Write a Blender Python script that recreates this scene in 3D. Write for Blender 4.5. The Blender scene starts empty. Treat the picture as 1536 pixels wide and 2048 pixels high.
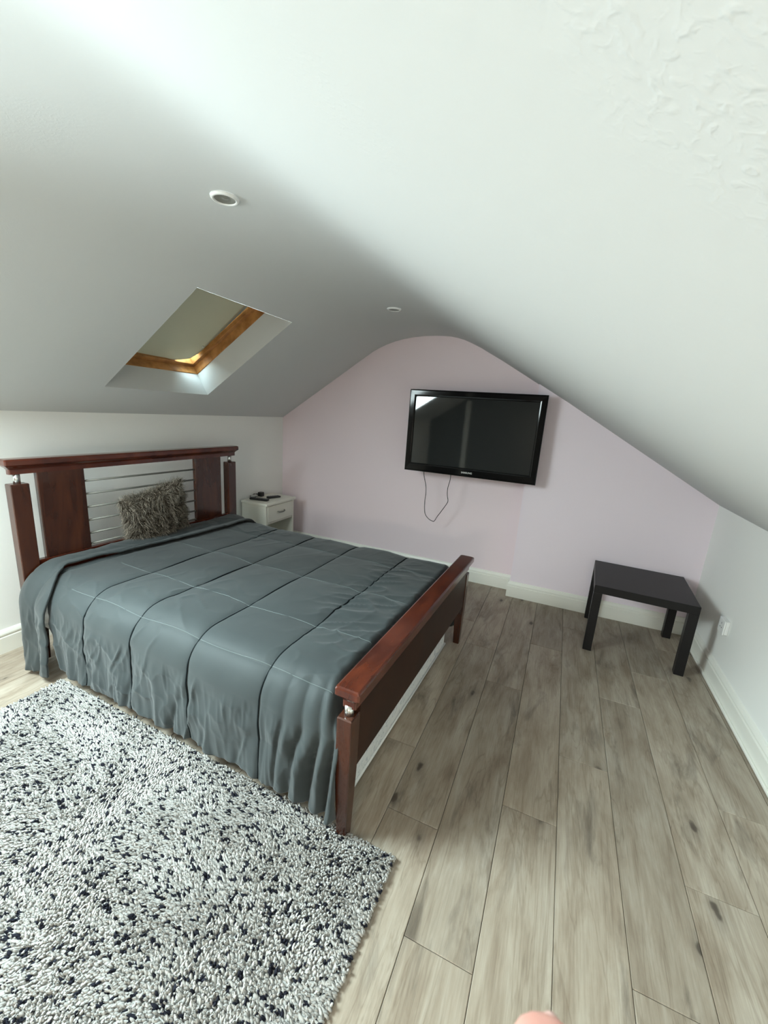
import bpy, bmesh, math, random
import numpy as np
from mathutils import Vector, Matrix
random.seed(7)
rng = np.random.default_rng(11)
PI = math.pi
sc = bpy.context.scene
col = sc.collection

# ------------------------------------------------------------------ camera
CAM = Vector((2.6313, -3.5030, 1.4163))
CR = Vector((0.91423, 0.39962, 0.06696)); CU = Vector((-0.15443, 0.19088, 0.96939)); CF = Vector((-0.37461, 0.89659, -0.23624))
cam_d = bpy.data.cameras.new('camera'); cam = bpy.data.objects.new('camera', cam_d); col.objects.link(cam)
cam.matrix_world = Matrix(((CR.x, CU.x, -CF.x, CAM.x), (CR.y, CU.y, -CF.y, CAM.y), (CR.z, CU.z, -CF.z, CAM.z), (0, 0, 0, 1)))
cam_d.sensor_fit = 'VERTICAL'; cam_d.sensor_height = 36; cam_d.lens = 827.64 / 2048 * 36
cam_d.clip_start = 0.01
cam_d.dof.use_dof = True; cam_d.dof.focus_distance = 3.0; cam_d.dof.aperture_fstop = 14
sc.camera = cam

# ------------------------------------------------------------------ world, daylight, exposure
sc.view_settings.view_transform = 'Standard'; sc.view_settings.look = 'None'
sc.view_settings.gamma = 1; sc.view_settings.use_curve_mapping = False
sc.view_settings.exposure = 0.16
SKY = 42.0
FILL = 44.0
w = bpy.data.worlds.new('sky'); sc.world = w; w.use_nodes = True
nt = w.node_tree; nt.nodes.clear()
tc = nt.nodes.new('ShaderNodeTexCoord'); sx = nt.nodes.new('ShaderNodeSeparateXYZ'); ramp = nt.nodes.new('ShaderNodeValToRGB')
mp = nt.nodes.new('ShaderNodeMapRange'); mp.inputs['From Min'].default_value = -1; mp.inputs['From Max'].default_value = 1
bg = nt.nodes.new('ShaderNodeBackground'); out = nt.nodes.new('ShaderNodeOutputWorld')
L = nt.links.new
L(tc.outputs['Generated'], sx.inputs[0]); L(sx.outputs['Z'], mp.inputs['Value']); L(mp.outputs[0], ramp.inputs[0]); L(ramp.outputs[0], bg.inputs[0]); L(bg.outputs[0], out.inputs[0])
e = ramp.color_ramp.elements
e[0].position = 0.0; e[0].color = (.20, .205, .165, 1)
e[1].position = 1.0; e[1].color = (.74, .92, 1.0, 1)
k = e.new(.47); k.color = (.30, .315, .27, 1)          # sunlit ground and roofs below the horizon
k = e.new(.53); k.color = (.84, .98, 1.0, 1)          # hazy horizon
k = e.new(.62); k.color = (.78, .95, 1.0, 1)
bg.inputs['Strength'].default_value = SKY

# daylight entering by the uncovered rooflight to the left of the camera (its opening lies in the left slope)
DAY = 77.0
day_d = bpy.data.lights.new('daylight', 'AREA'); day_d.shape = 'RECTANGLE'; day_d.size = .84; day_d.size_y = .74; day_d.energy = DAY; day_d.color = (.83, .98, .985)
day = bpy.data.objects.new('daylight', day_d); col.objects.link(day)
day.matrix_world = Matrix(((.8366, 0, -.5478, .5955 + .0055), (0, -1, 0, -3.285), (.5478, 0, .8366, 1.68 - .0084), (0, 0, 0, 1)))

# ------------------------------------------------------------------ helpers
def new_mesh(name, verts, faces, smooth=False):
    me = bpy.data.meshes.new(name); me.from_pydata([tuple(v) for v in verts], [], faces); me.update()
    if smooth: me.polygons.foreach_set('use_smooth', [True] * len(me.polygons))
    return me
def link(name, me, m=None, parent=None):
    o = bpy.data.objects.new(name, me); col.objects.link(o)
    if m is not None and me is not None and not me.materials: me.materials.append(m)
    if parent is not None: o.parent = parent
    return o
def tag(o, label=None, cat=None, group=None, kind=None):
    if label: o['label'] = label
    if cat: o['category'] = cat
    if group: o['group'] = group
    if kind: o['kind'] = kind
    return o
def empty(name, loc=(0, 0, 0), rz=0):
    o = bpy.data.objects.new(name, None); col.objects.link(o); o.location = loc; o.rotation_euler = (0, 0, rz); o.empty_display_size = .1
    return o
def bm_mesh(bm, name, smooth=False):
    me = bpy.data.meshes.new(name); bmesh.ops.recalc_face_normals(bm, faces=bm.faces); bm.to_mesh(me); bm.free()
    if smooth: me.polygons.foreach_set('use_smooth', [True] * len(me.polygons))
    return me
def add_box(bm, a, b, bev=0, seg=2):
    """axis-aligned box from corner a to corner b, optionally bevelled"""
    t = bmesh.new()
    bmesh.ops.create_cube(t, size=1)
    for v in t.verts:
        v.co = Vector([(a[i] + b[i]) / 2 + v.co[i] * (b[i] - a[i]) for i in range(3)])
    if bev: bmesh.ops.bevel(t, geom=t.edges[:], offset=bev, segments=seg, profile=.5, affect='EDGES')
    me = bpy.data.meshes.new('tmp'); t.to_mesh(me); t.free(); bm.from_mesh(me); bpy.data.meshes.remove(me)
def box(name, a, b, m, parent=None, bev=.002, seg=2):
    bm = bmesh.new(); add_box(bm, a, b, bev, seg)
    return link(name, bm_mesh(bm, name), m, parent)
def tube_mesh(name, pts, r, n=8, cap=True):
    pts = [Vector(p) for p in pts]; V = []; Fc = []
    up = None
    for i, p in enumerate(pts):
        t = (pts[min(i + 1, len(pts) - 1)] - pts[max(i - 1, 0)]).normalized()
        if up is None:
            up = t.orthogonal().normalized()
        up = (up - t * up.dot(t)).normalized(); s = t.cross(up)
        rr = r[i] if hasattr(r, '__len__') else r
        for k in range(n):
            a = 2 * PI * k / n; V.append(p + (up * math.cos(a) + s * math.sin(a)) * rr)
    for i in range(len(pts) - 1):
        for k in range(n):
            Fc.append((i * n + k, i * n + (k + 1) % n, (i + 1) * n + (k + 1) % n, (i + 1) * n + k))
    if cap:
        Fc.append(tuple(range(n))[::-1]); Fc.append(tuple(range((len(pts) - 1) * n, len(pts) * n)))
    return new_mesh(name, V, Fc, True)
def tube(name, pts, r, m, parent=None, n=8):
    return link(name, tube_mesh(name, pts, r, n), m, parent)
def smooth_path(pts, sub=6):
    P = [Vector(p) for p in pts]; P = [P[0]] + P + [P[-1]]; o = []
    for i in range(1, len(P) - 2):
        for k in range(sub):
            t = k / sub; a, b, c, d = P[i - 1:i + 3]
            o.append(.5 * ((2 * b) + (c - a) * t + (2 * a - 5 * b + 4 * c - d) * t * t + (3 * b - a - 3 * c + d) * t ** 3))
    return o + [P[-2]]
def lathe(name, prof, m, parent=None, n=32, loc=(0, 0, 0), rot=None):
    V = []; Fc = []
    for r, z in prof:
        for k in range(n): V.append((r * math.cos(2 * PI * k / n), r * math.sin(2 * PI * k / n), z))
    for i in range(len(prof) - 1):
        for k in range(n): Fc.append((i * n + k, i * n + (k + 1) % n, (i + 1) * n + (k + 1) % n, (i + 1) * n + k))
    Fc.append(tuple(range((len(prof) - 1) * n, len(prof) * n)))
    o = link(name, new_mesh(name, V, Fc, True), m, parent); o.location = loc
    if rot: o.rotation_euler = rot
    return o
def hash2(ix, iy, s):
    h = (ix.astype(np.int64) * 374761393 + iy.astype(np.int64) * 668265263 + s * 1442695041) & 0x7fffffff
    h = ((h ^ (h >> 13)) * 1274126177) & 0x7fffffff
    return ((h ^ (h >> 16)) & 0xffff) / 65535.0
def vnoise(x, y, s=0):
    x = np.asarray(x, float); y = np.asarray(y, float); x, y = np.broadcast_arrays(x, y)
    ix = np.floor(x); iy = np.floor(y); fx = x - ix; fy = y - iy
    fx = fx * fx * fx * (fx * (6 * fx - 15) + 10); fy = fy * fy * fy * (fy * (6 * fy - 15) + 10)
    a = hash2(ix, iy, s); b = hash2(ix + 1, iy, s); c = hash2(ix, iy + 1, s); d = hash2(ix + 1, iy + 1, s)
    return (a * (1 - fx) + b * fx) * (1 - fy) + (c * (1 - fx) + d * fx) * fy * 1.0
def fbm(x, y, s=0, o=3):
    r = 0; a = 1; t = 0
    for i in range(o):
        r = r + a * vnoise(x * 2 ** i, y * 2 ** i, s + i * 17); t += a; a *= .5
    return r / t - .5
def sstep(a, b, x):
    t = np.clip((x - a) / (b - a), 0, 1); return t * t * (3 - 2 * t)

# ------------------------------------------------------------------ materials
def mat(name, color, rough=.5, spec=.5, metal=0, coat=0, sheen=0):
    m = bpy.data.materials.new(name); m.use_nodes = True
    b = m.node_tree.nodes['Principled BSDF']
    b.inputs['Base Color'].default_value = (*color, 1); b.inputs['Roughness'].default_value = rough
    b.inputs['Specular IOR Level'].default_value = spec; b.inputs['Metallic'].default_value = metal
    b.inputs['Coat Weight'].default_value = coat
    if sheen: b.inputs['Sheen Weight'].default_value = sheen
    return m
def N(m, t, **kw):
    n = m.node_tree.nodes.new(t)
    for k_, v in kw.items(): setattr(n, k_, v)
    return n
def noise_bump(m, scale, strength, dist=.01, detail=4, coord='Object', mask=None):
    T = m.node_tree; b = T.nodes['Principled BSDF']
    tcn = N(m, 'ShaderNodeTexCoord'); no = N(m, 'ShaderNodeTexNoise'); no.inputs['Scale'].default_value = scale; no.inputs['Detail'].default_value = detail
    bu = N(m, 'ShaderNodeBump'); bu.inputs['Strength'].default_value = strength; bu.inputs['Distance'].default_value = dist
    T.links.new(tcn.outputs[coord], no.inputs['Vector']); T.links.new(no.outputs['Fac'], bu.inputs['Height'])
    prev = b.inputs['Normal'].links
    if prev: T.links.new(prev[0].from_socket, bu.inputs['Normal'])
    T.links.new(bu.outputs[0], b.inputs['Normal'])
    return no
def mottle(m, c1, c2, scale, detail=3, sc3=(1, 1, 1), lo=.35, hi=.65, distort=0):
    T = m.node_tree; b = T.nodes['Principled BSDF']
    tcn = N(m, 'ShaderNodeTexCoord'); mpn = N(m, 'ShaderNodeMapping'); mpn.inputs['Scale'].default_value = sc3
    no = N(m, 'ShaderNodeTexNoise'); no.inputs['Scale'].default_value = scale; no.inputs['Detail'].default_value = detail; no.inputs['Distortion'].default_value = distort
    r = N(m, 'ShaderNodeValToRGB'); r.color_ramp.elements[0].position = lo; r.color_ramp.elements[1].position = hi
    r.color_ramp.elements[0].color = (*c1, 1); r.color_ramp.elements[1].color = (*c2, 1)
    T.links.new(tcn.outputs['Object'], mpn.inputs[0]); T.links.new(mpn.outputs[0], no.inputs['Vector']); T.links.new(no.outputs['Fac'], r.inputs[0]); T.links.new(r.outputs[0], b.inputs['Base Color'])
    return m

LUMP = (2.69, -3.28, 1.517)                      # middle of a badly skimmed patch on the right slope
def plaster(name, c, lumps=0.0):
    m = mat(name, c, .75, .25)
    noise_bump(m, 55, .10, .004, 5)
    if lumps:
        T = m.node_tree; b = T.nodes['Principled BSDF']
        tcn = N(m, 'ShaderNodeTexCoord'); no = N(m, 'ShaderNodeTexNoise'); no.inputs["Scale"].default_value = 105; no.inputs['Detail'].default_value = 6; no.inputs['Distortion'].default_value = 1.2
        big = N(m, 'ShaderNodeTexNoise'); big.inputs['Scale'].default_value = 3.2; big.inputs['Detail'].default_value = 2
        rp = N(m, 'ShaderNodeValToRGB'); rp.color_ramp.elements[0].position = .30; rp.color_ramp.elements[1].position = .62
        dv = N(m, 'ShaderNodeVectorMath', operation='DISTANCE'); dv.inputs[1].default_value = LUMP; sub = N(m, 'ShaderNodeMapRange'); sub.inputs['From Min'].default_value = .17; sub.inputs["From Max"].default_value = .03; sub.inputs['To Min'].default_value = -.25; sub.inputs['To Max'].default_value = .20
        addm = N(m, 'ShaderNodeMath', operation='ADD'); T.links.new(tcn.outputs['Object'], dv.inputs[0]); T.links.new(dv.outputs['Value'], sub.inputs['Value']); T.links.new(sub.outputs[0], addm.inputs[0]); T.links.new(big.outputs['Fac'], addm.inputs[1])
        pk = N(m, 'ShaderNodeValToRGB'); pk.color_ramp.elements[0].position = .5; pk.color_ramp.elements[1].position = .72
        mul = N(m, 'ShaderNodeMath', operation='MULTIPLY'); bu = N(m, 'ShaderNodeBump'); bu.inputs['Strength'].default_value = lumps; bu.inputs['Distance'].default_value = .0022
        for a in (no, big): T.links.new(tcn.outputs['Object'], a.inputs['Vector'])
        T.links.new(addm.outputs[0], rp.inputs[0]); T.links.new(no.outputs['Fac'], pk.inputs[0])
        T.links.new(rp.outputs[0], mul.inputs[0]); T.links.new(pk.outputs[0], mul.inputs[1]); T.links.new(mul.outputs[0], bu.inputs['Height'])
        T.links.new(b.inputs['Normal'].links[0].from_socket, bu.inputs['Normal']); T.links.new(bu.outputs[0], b.inputs['Normal'])
    return m
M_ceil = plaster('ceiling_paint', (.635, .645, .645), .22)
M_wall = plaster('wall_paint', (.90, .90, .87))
M_lilac = plaster('lilac_wall_paint', (.885, .755, .80))
M_lilac2 = plaster('lilac_breast_paint', (.875, .775, .845))
M_trim = mat('white_gloss_trim', (.86, .855, .79), .35, .4)
M_white = mat('white_laminate', (.80, .79, .70), .4, .4); noise_bump(M_white, 20, .03)
M_socket = mat('white_plastic', (.85, .85, .84), .3)
M_black_lam = mat('black_brown_laminate', (.014, .0125, .013), .42, .22); noise_bump(M_black_lam, 90, .04, .002)
M_pine = mottle(mat('pine_wood', (.4, .2, .07), .35, .4), (.30, .125, .035), (.50, .235, .075), 7, 4, (2.5, 2.5, 2.5))
M_blind = mat('cream_blind_fabric', (.62, .60, .46), .8, .2); noise_bump(M_blind, 200, .05, .001)
M_rail = mat('grey_blind_rail', (.30, .32, .30), .45)
M_steel = mat('satin_steel', (.62, .62, .60), .28, .5, 1)
M_rod = mat('dull_steel', (.20, .20, .18), .42, .4, .5)
M_tvblack = mat('gloss_black_plastic', (.002, .002, .0022), .08, .2)
M_tvmatt = mat('matt_black_plastic', (.012, .012, .012), .5, .4)
M_screen = mat('dark_glass_screen', (.016, .018, .018), .035, .40)
M_letter = mat('silver_letters', (.62, .62, .60), .35, .5, .3)
M_black = mat('black_rubber', (.010, .010, .010), .4)
M_btn = mat('grey_buttons', (.09, .09, .10), .5)
M_thread = mat('grey_stitching', (.125, .145, .145), .8, .1)
M_piping = mat('dark_piping', (.012, .016, .018), .8, .1)
def wood_dark():
    m = mat('mahogany_varnish', (.10, .025, .012), .22, .5, 0, .35)
    m.node_tree.nodes['Principled BSDF'].inputs['Coat Roughness'].default_value = .12
    mottle(m, (.046, .0085, .0045), (.125, .025, .009), 5, 5, (4, 1, 1), .3, .75, .8)  # red raised to put the cap's warm highlights into the colour
    return m
M_mah = wood_dark()
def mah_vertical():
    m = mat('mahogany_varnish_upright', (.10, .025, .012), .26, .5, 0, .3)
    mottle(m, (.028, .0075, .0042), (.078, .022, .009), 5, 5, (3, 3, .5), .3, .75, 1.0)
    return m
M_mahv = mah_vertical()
def mah_shaded():
    m = mat('mahogany_shaded_panel', (.04, .01, .006), .34, .18)
    mottle(m, (.017, .0062, .0038), (.036, .0115, .0055), 5, 5, (4, 1, 1), .3, .75, .8)  # darker copy of the wood: the footboard's shade is in the colour
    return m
M_mahp = mah_shaded()
def fabric_comforter():
    m = mat('slate_microfibre', (.070, .088, .092), .62, .22, 0, 0, .15)
    mottle(m, (.035, .0425, .0445), (.041, .0495, .051), 2.5, 3)
    noise_bump(m, 260, .10, .0015, 2)
    return m
M_comf = fabric_comforter()
def damask():
    m = mat('white_damask', (.74, .74, .72), .7, .2)
    T = m.node_tree; b = T.nodes['Principled BSDF']
    tcn = N(m, 'ShaderNodeTexCoord'); wv = N(m, 'ShaderNodeTexNoise'); wv.inputs['Scale'].default_value = 9; wv.inputs['Detail'].default_value = 1.5; wv.inputs['Distortion'].default_value = 2.5
    r = N(m, 'ShaderNodeValToRGB'); el = r.color_ramp.elements
    el[0].position = .47; el[0].color = (.76, .76, .75, 1); el[1].position = .53; el[1].color = (.76, .76, .75, 1)
    q = el.new(.50); q.color = (.52, .54, .57, 1)
    T.links.new(tcn.outputs['Object'], wv.inputs['Vector']); T.links.new(wv.outputs['Fac'], r.inputs[0]); T.links.new(r.outputs[0], b.inputs['Base Color'])
    return m
M_damask = damask()
M_band = mat('white_border_tape', (.80, .80, .77), .6, .2)
def oak():
    m = mat('grey_oak_laminate', (.3, .25, .2), .42, .35)
    T = m.node_tree; b = T.nodes['Principled BSDF']
    tcn = N(m, 'ShaderNodeTexCoord'); oi = N(m, 'ShaderNodeObjectInfo')
    mu = N(m, 'ShaderNodeVectorMath', operation='SCALE'); mu.inputs['Scale'].default_value = 37.0
    cb = N(m, 'ShaderNodeCombineXYZ'); T.links.new(oi.outputs['Random'], cb.inputs[0]); T.links.new(oi.outputs['Random'], cb.inputs[1])
    T.links.new(cb.outputs[0], mu.inputs[0])
    ad = N(m, 'ShaderNodeVectorMath', operation='ADD'); T.links.new(tcn.outputs['Object'], ad.inputs[0]); T.links.new(mu.outputs[0], ad.inputs[1])
    def noise(scale, sx_, sy_, detail, dist=0, rough=.55):
        mpn = N(m, 'ShaderNodeMapping'); mpn.inputs['Scale'].default_value = (sx_, sy_, 1)
        n = N(m, 'ShaderNodeTexNoise'); n.inputs['Scale'].default_value = scale; n.inputs['Detail'].default_value = detail; n.inputs['Distortion'].default_value = dist; n.inputs['Roughness'].default_value = rough
        T.links.new(ad.outputs[0], mpn.inputs[0]); T.links.new(mpn.outputs[0], n.inputs['Vector']); return n
    def rampn(src, stops):
        r = N(m, 'ShaderNodeValToRGB'); el = r.color_ramp.elements
        el[0].position, el[0].color = stops[0][0], (*stops[0][1], 1); el[1].position, el[1].color = stops[-1][0], (*stops[-1][1], 1)
        for p, c in stops[1:-1]:
            q = el.new(p); q.color = (*c, 1)
        T.links.new(src, r.inputs[0]); return r
    def mix(mode, fac, a, c):
        x = N(m, 'ShaderNodeMix', data_type='RGBA', blend_type=mode)
        if isinstance(fac, float): x.inputs[0].default_value = fac
        else: T.links.new(fac, x.inputs[0])
        T.links.new(a, x.inputs[6]); 
        if isinstance(c, tuple): x.inputs[7].default_value = (*c, 1)
        else: T.links.new(c, x.inputs[7])
        return x.outputs[2]
    base = rampn(noise(3.2, 4.2, .9, 6, .4, .62).outputs['Fac'], [(.30, (.265, .208, .155)), (.5, (.375, .315, .248)), (.72, (.475, .42, .35))])
    grain = rampn(noise(1, 190, 7, 5, .3, .65).outputs['Fac'], [(.3, (.66, .63, .60)), (.6, (1, 1, 1))])
    c = mix('MULTIPLY', .55, base.outputs[0], grain.outputs[0])
    cath = rampn(noise(1, 9, 1.1, 4, 1.2).outputs['Fac'], [(.478, (1, 1, 1)), (.5, (.50, .45, .40)), (.522, (1, 1, 1))])
    c = mix('MULTIPLY', .38, c, cath.outputs[0])
    dark = rampn(noise(1, 11, 2.6, 6, .6, .62).outputs['Fac'], [(.555, (0, 0, 0)), (.72, (.72, .72, .72))])
    c = mix('MIX', dark.outputs[0], c, (.105, .085, .067))
    vo = N(m, 'ShaderNodeTexVoronoi'); vo.inputs['Scale'].default_value = 1; mpv = N(m, 'ShaderNodeMapping'); mpv.inputs['Scale'].default_value = (6.2, 2.6, 1)
    wob = noise(1, 22, 16, 2); wa = N(m, 'ShaderNodeMix', data_type='RGBA', blend_type='ADD'); wa.inputs[0].default_value = .16
    T.links.new(ad.outputs[0], mpv.inputs[0]); T.links.new(mpv.outputs[0], wa.inputs[6]); T.links.new(wob.outputs['Color'], wa.inputs[7]); T.links.new(wa.outputs[2], vo.inputs['Vector'])
    kn = rampn(vo.outputs['Distance'], [(.0, (1, 1, 1)), (.05, (.9, .9, .9)), (.085, (.28, .28, .28)), (.20, (0, 0, 0))])
    c = mix('MIX', kn.outputs[0], c, (.075, .058, .045))
    hv = N(m, 'ShaderNodeMapRange'); hv.inputs['To Min'].default_value = .86; hv.inputs['To Max'].default_value = 1.10
    T.links.new(oi.outputs['Random'], hv.inputs['Value'])
    cc = N(m, 'ShaderNodeCombineColor'); 
    for i in range(3): T.links.new(hv.outputs[0], cc.inputs[i])
    c = mix('MULTIPLY', 1.0, c, cc.outputs[0])
    T.links.new(c, b.inputs['Base Color'])
    bu = N(m, 'ShaderNodeBump'); bu.inputs['Strength'].default_value = .12; bu.inputs['Distance'].default_value = .002
    T.links.new(grain.outputs[0], bu.inputs['Height']); T.links.new(bu.outputs[0], b.inputs['Normal'])
    return m
M_oak = oak()
M_under = mat('dark_underlay', (.03, .026, .02), .9, .1)
def pane_mat():
    m = bpy.data.materials.new('window_glass'); m.use_nodes = True; T = m.node_tree; T.nodes.clear()
    o = N(m, 'ShaderNodeOutputMaterial'); t = N(m, 'ShaderNodeBsdfTransparent'); g = N(m, 'ShaderNodeBsdfGlossy'); g.inputs['Roughness'].default_value = .02
    f = N(m, 'ShaderNodeFresnel'); f.inputs['IOR'].default_value = 1.45; mx = N(m, 'ShaderNodeMixShader')
    t.inputs[0].default_value = (.93, .97, .95, 1)
    T.links.new(f.outputs[0], mx.inputs[0]); T.links.new(t.outputs[0], mx.inputs[1]); T.links.new(g.outputs[0], mx.inputs[2]); T.links.new(mx.outputs[0], o.inputs[0])
    return m
M_pane = pane_mat()
M_skin = mat('skin', (.62, .30, .25), .5, .4); M_skin.node_tree.nodes['Principled BSDF'].inputs['Subsurface Weight'].default_value = .25
M_skin.node_tree.nodes['Principled BSDF'].inputs['Subsurface Radius'].default_value = (.008, .003, .002)
mottle(M_skin, (.60, .27, .23), (.66, .36, .30), 60, 3)
M_nail = mat('fingernail', (.72, .47, .42), .25, .5)
M_lampglass = mat('lamp_lens', (.22, .22, .20), .2, .5)
M_doorwood = mat('dark_door_paint', (.05, .035, .03), .35, .4)

# ------------------------------------------------------------------ the room
W = 3.633; YB = -5.5; HK = 1.290; HR = .958; JX = 2.391; JD = .137
OPEN = (.237, .954)                                   # both rooflights, in x along the left slope
WIN1 = (-1.925, -1.190); WIN2 = (-3.66, -2.91)
prof = [(0, HK), (.237, 1.4452), (.954, 1.9149), (1.02, 1.949), (1.09, 1.979), (1.16, 2.002), (1.24, 2.021), (1.33, 2.036), (1.42, 2.044), (1.51, 2.0465), (1.58, 2.045),
        (1.65, 2.040), (1.71, 2.029), (1.77, 2.012), (1.83, 1.988), (1.90, 1.957), (1.98, 1.914), (2.08, 1.862), (2.6, 1.5695), (W, HR)]
ys = [YB, WIN2[0], WIN2[1], WIN1[0], WIN1[1], 0.05]
V = []; Fc = []
for y in ys:
    for x, z in prof: V.append((x, y, z))
n = len(prof)
for j in range(len(ys) - 1):
    for i in range(n - 1):
        if prof[i][0] == OPEN[0] and j in (1, 3): continue
        Fc.append((j * n + i, j * n + i + 1, (j + 1) * n + i + 1, (j + 1) * n + i))
ceil = link('ceiling', new_mesh('ceiling', V, Fc, True), M_ceil); tag(ceil, 'white sloping attic ceiling with a rounded ridge', 'ceiling', kind='structure')

floor = box('floor', (-.12, YB - .1, -.06), (W + .12, .1, -.0125), M_under, bev=0); tag(floor, 'grey oak laminate plank floor', 'floor', kind='structure')
PW = .193; PL = 1.285; SEAM0 = 2.239
joints = {0: -2.334, 1: -2.669, 2: -2.128, 3: -1.765, 4: -2.514, 5: -2.150, 6: -1.757}
pm = {}
k0 = -12
for kcol in range(k0, 8):
    xa = max(SEAM0 + kcol * PW, 0.0); xb = min(SEAM0 + (kcol + 1) * PW, W)
    if xb - xa < .01: continue
    j0 = joints.get(kcol, -2.334 + ((kcol * 7) % 5) * .27 - .5)
    y = j0 - PL * 4
    while y < 0:
        ya = max(y, YB); yb = min(y + PL, 0 if xa < JX - .02 else -JD + .005); y += PL
        if yb - ya < .02: continue
        key = (round(xb - xa, 3), round(yb - ya, 3))
        if key not in pm:
            hx, hy = (xb - xa) / 2 - .0007, (yb - ya) / 2 - .0007; c = .0016
            vs = [(-hx, -hy, -.012), (hx, -hy, -.012), (hx, hy, -.012), (-hx, hy, -.012), (-hx, -hy, -c), (hx, -hy, -c), (hx, hy, -c), (-hx, hy, -c),
                  (-hx + c, -hy + c, 0), (hx - c, -hy + c, 0), (hx - c, hy - c, 0), (-hx + c, hy - c, 0)]
            fs = [(3, 2, 1, 0), (8, 9, 10, 11)] + [(i, (i + 1) % 4, 4 + (i + 1) % 4, 4 + i) for i in range(4)] + [(4 + i, 4 + (i + 1) % 4, 8 + (i + 1) % 4, 8 + i) for i in range(4)]
            pm[key] = new_mesh('plank', vs, fs); pm[key].materials.append(M_oak)
        o = link('plank', pm[key], None, floor); o.location = ((xa + xb) / 2, (ya + yb) / 2, 0)

def struct(o, label, cat): return tag(o, label, cat, kind='structure')
struct(box('wall_left', (-.10, YB - .1, -.06), (0, .1, HK), M_wall, bev=0), 'low white knee wall behind the headboard', 'wall')
struct(box('wall_right', (W, YB - .1, -.06), (W + .1, .1, HR), M_wall, bev=0), 'low white knee wall on the right', 'wall')
wb = struct(box('wall_back', (-.10, 0, -.06), (W + .1, .1, 2.3), M_lilac, bev=0), 'lilac painted gable wall behind the television', 'wall')
# chimney breast projects from the gable wall, clipped by the slope
zj = 2.0
cb_v = []
def ceil_z(x):
    for (x0, z0), (x1, z1) in zip(prof, prof[1:]):
        if x0 <= x <= x1: return z0 + (z1 - z0) * (x - x0) / (x1 - x0)
q = [(JX, -.02), (W + .02, -.02), (W + .02, HR + .05), (JX, ceil_z(JX) + .06)]
vs = [(x, -JD, z) for x, z in q] + [(x, .02, z) for x, z in q]
link('chimney_breast', new_mesh('chimney_breast', vs, [(0, 1, 2, 3), (7, 6, 5, 4), (0, 3, 7, 4), (0, 4, 5, 1), (1, 5, 6, 2), (2, 6, 7, 3)]), M_lilac2, wb)
# front wall (behind the camera), darkened to cut bounce; strip added for screen reflection
struct(box('wall_front', (-.1, YB - .1, -.06), (W + .1, YB, 2.3), mat('front_wall_dark', (.13, .13, .128), .7), bev=0), 'unseen wall behind the camera, darkened to cut bounced light', 'wall')
struct(box('reflection_strip', (.72, YB, 0), (.82, YB + .06, 1.72), M_trim, bev=.004), 'white vertical strip added behind the camera for the screen reflection', 'trim')
# added fill lamp, unseen behind the camera, lifting the walls
M_shade = bpy.data.materials.new('fill_lamp_glow'); M_shade.use_nodes = True; M_shade.node_tree.nodes.clear()
eo = N(M_shade, 'ShaderNodeEmission'); eo.inputs[0].default_value = (1, .88, .70, 1); eo.inputs[1].default_value = FILL
M_shade.node_tree.links.new(eo.outputs[0], N(M_shade, 'ShaderNodeOutputMaterial').inputs[0])
fl = tag(empty('fill_lamp', (2.50, -4.95, 0)), 'added fill lamp with a drum shade, unseen behind the camera', 'lamp')
lathe('lamp_base', [(.002, 0), (.13, 0), (.13, .015), (.02, .03), (.012, .05)], M_steel, fl)
tube('lamp_pole', [(0, 0, .03), (0, 0, .92)], .010, M_steel, fl)
lathe('lamp_shade', [(.155, .88), (.13, 1.12)], M_shade, fl)

# skirting boards: moulded profile run along each wall
BB = [(0, 0), (.018, 0), (.018, .090), (.0115, .0945), (.0115, .0995), (.017, .103), (.017, .110), (.012, .122), (.008, .128), (.0, .131)]
def skirting(name, path, label, parent=None):
    """path: list of (point, inward dir) at mitred corners"""
    V = []; Fc = []; m_ = len(BB)
    for (px, py), (nx, ny) in path:
        for d, z in BB: V.append((px + nx * d, py + ny * d, z))
    for i in range(len(path) - 1):
        for j in range(m_ - 1):
            Fc.append((i * m_ + j, i * m_ + j + 1, (i + 1) * m_ + j + 1, (i + 1) * m_ + j))
    Fc.append(tuple(range(m_))); Fc.append(tuple(range((len(path) - 1) * m_, len(path) * m_)))
    bm = bmesh.new(); me = new_mesh(name, V, Fc); bm.from_mesh(me); bpy.data.meshes.remove(me)
    o = link(name, bm_mesh(bm, name), M_trim)
    return struct(o, label, 'skirting board')
skirting('baseboard_left', [((0, YB), (1, 0)), ((0, 0), (1, -1))], 'white moulded skirting board along the left knee wall')
skirting('baseboard_back', [((0, 0), (1, -1)), ((JX, 0), (-1, -1)), ((JX, -JD), (-1, -1)), ((W, -JD), (-1, -1))], 'white moulded skirting board stepping round the lilac chimney breast')
skirting('baseboard_right', [((W, -JD), (-1, -1)), ((W, YB), (-1, 0))], 'white moulded skirting board along the right knee wall')
struct(box('trim_1', (W - .030, YB, 0), (W - .0175, -JD - .0175, .016), M_trim, bev=.004), 'white beading strip at the foot of the right skirting', 'trim')

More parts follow.
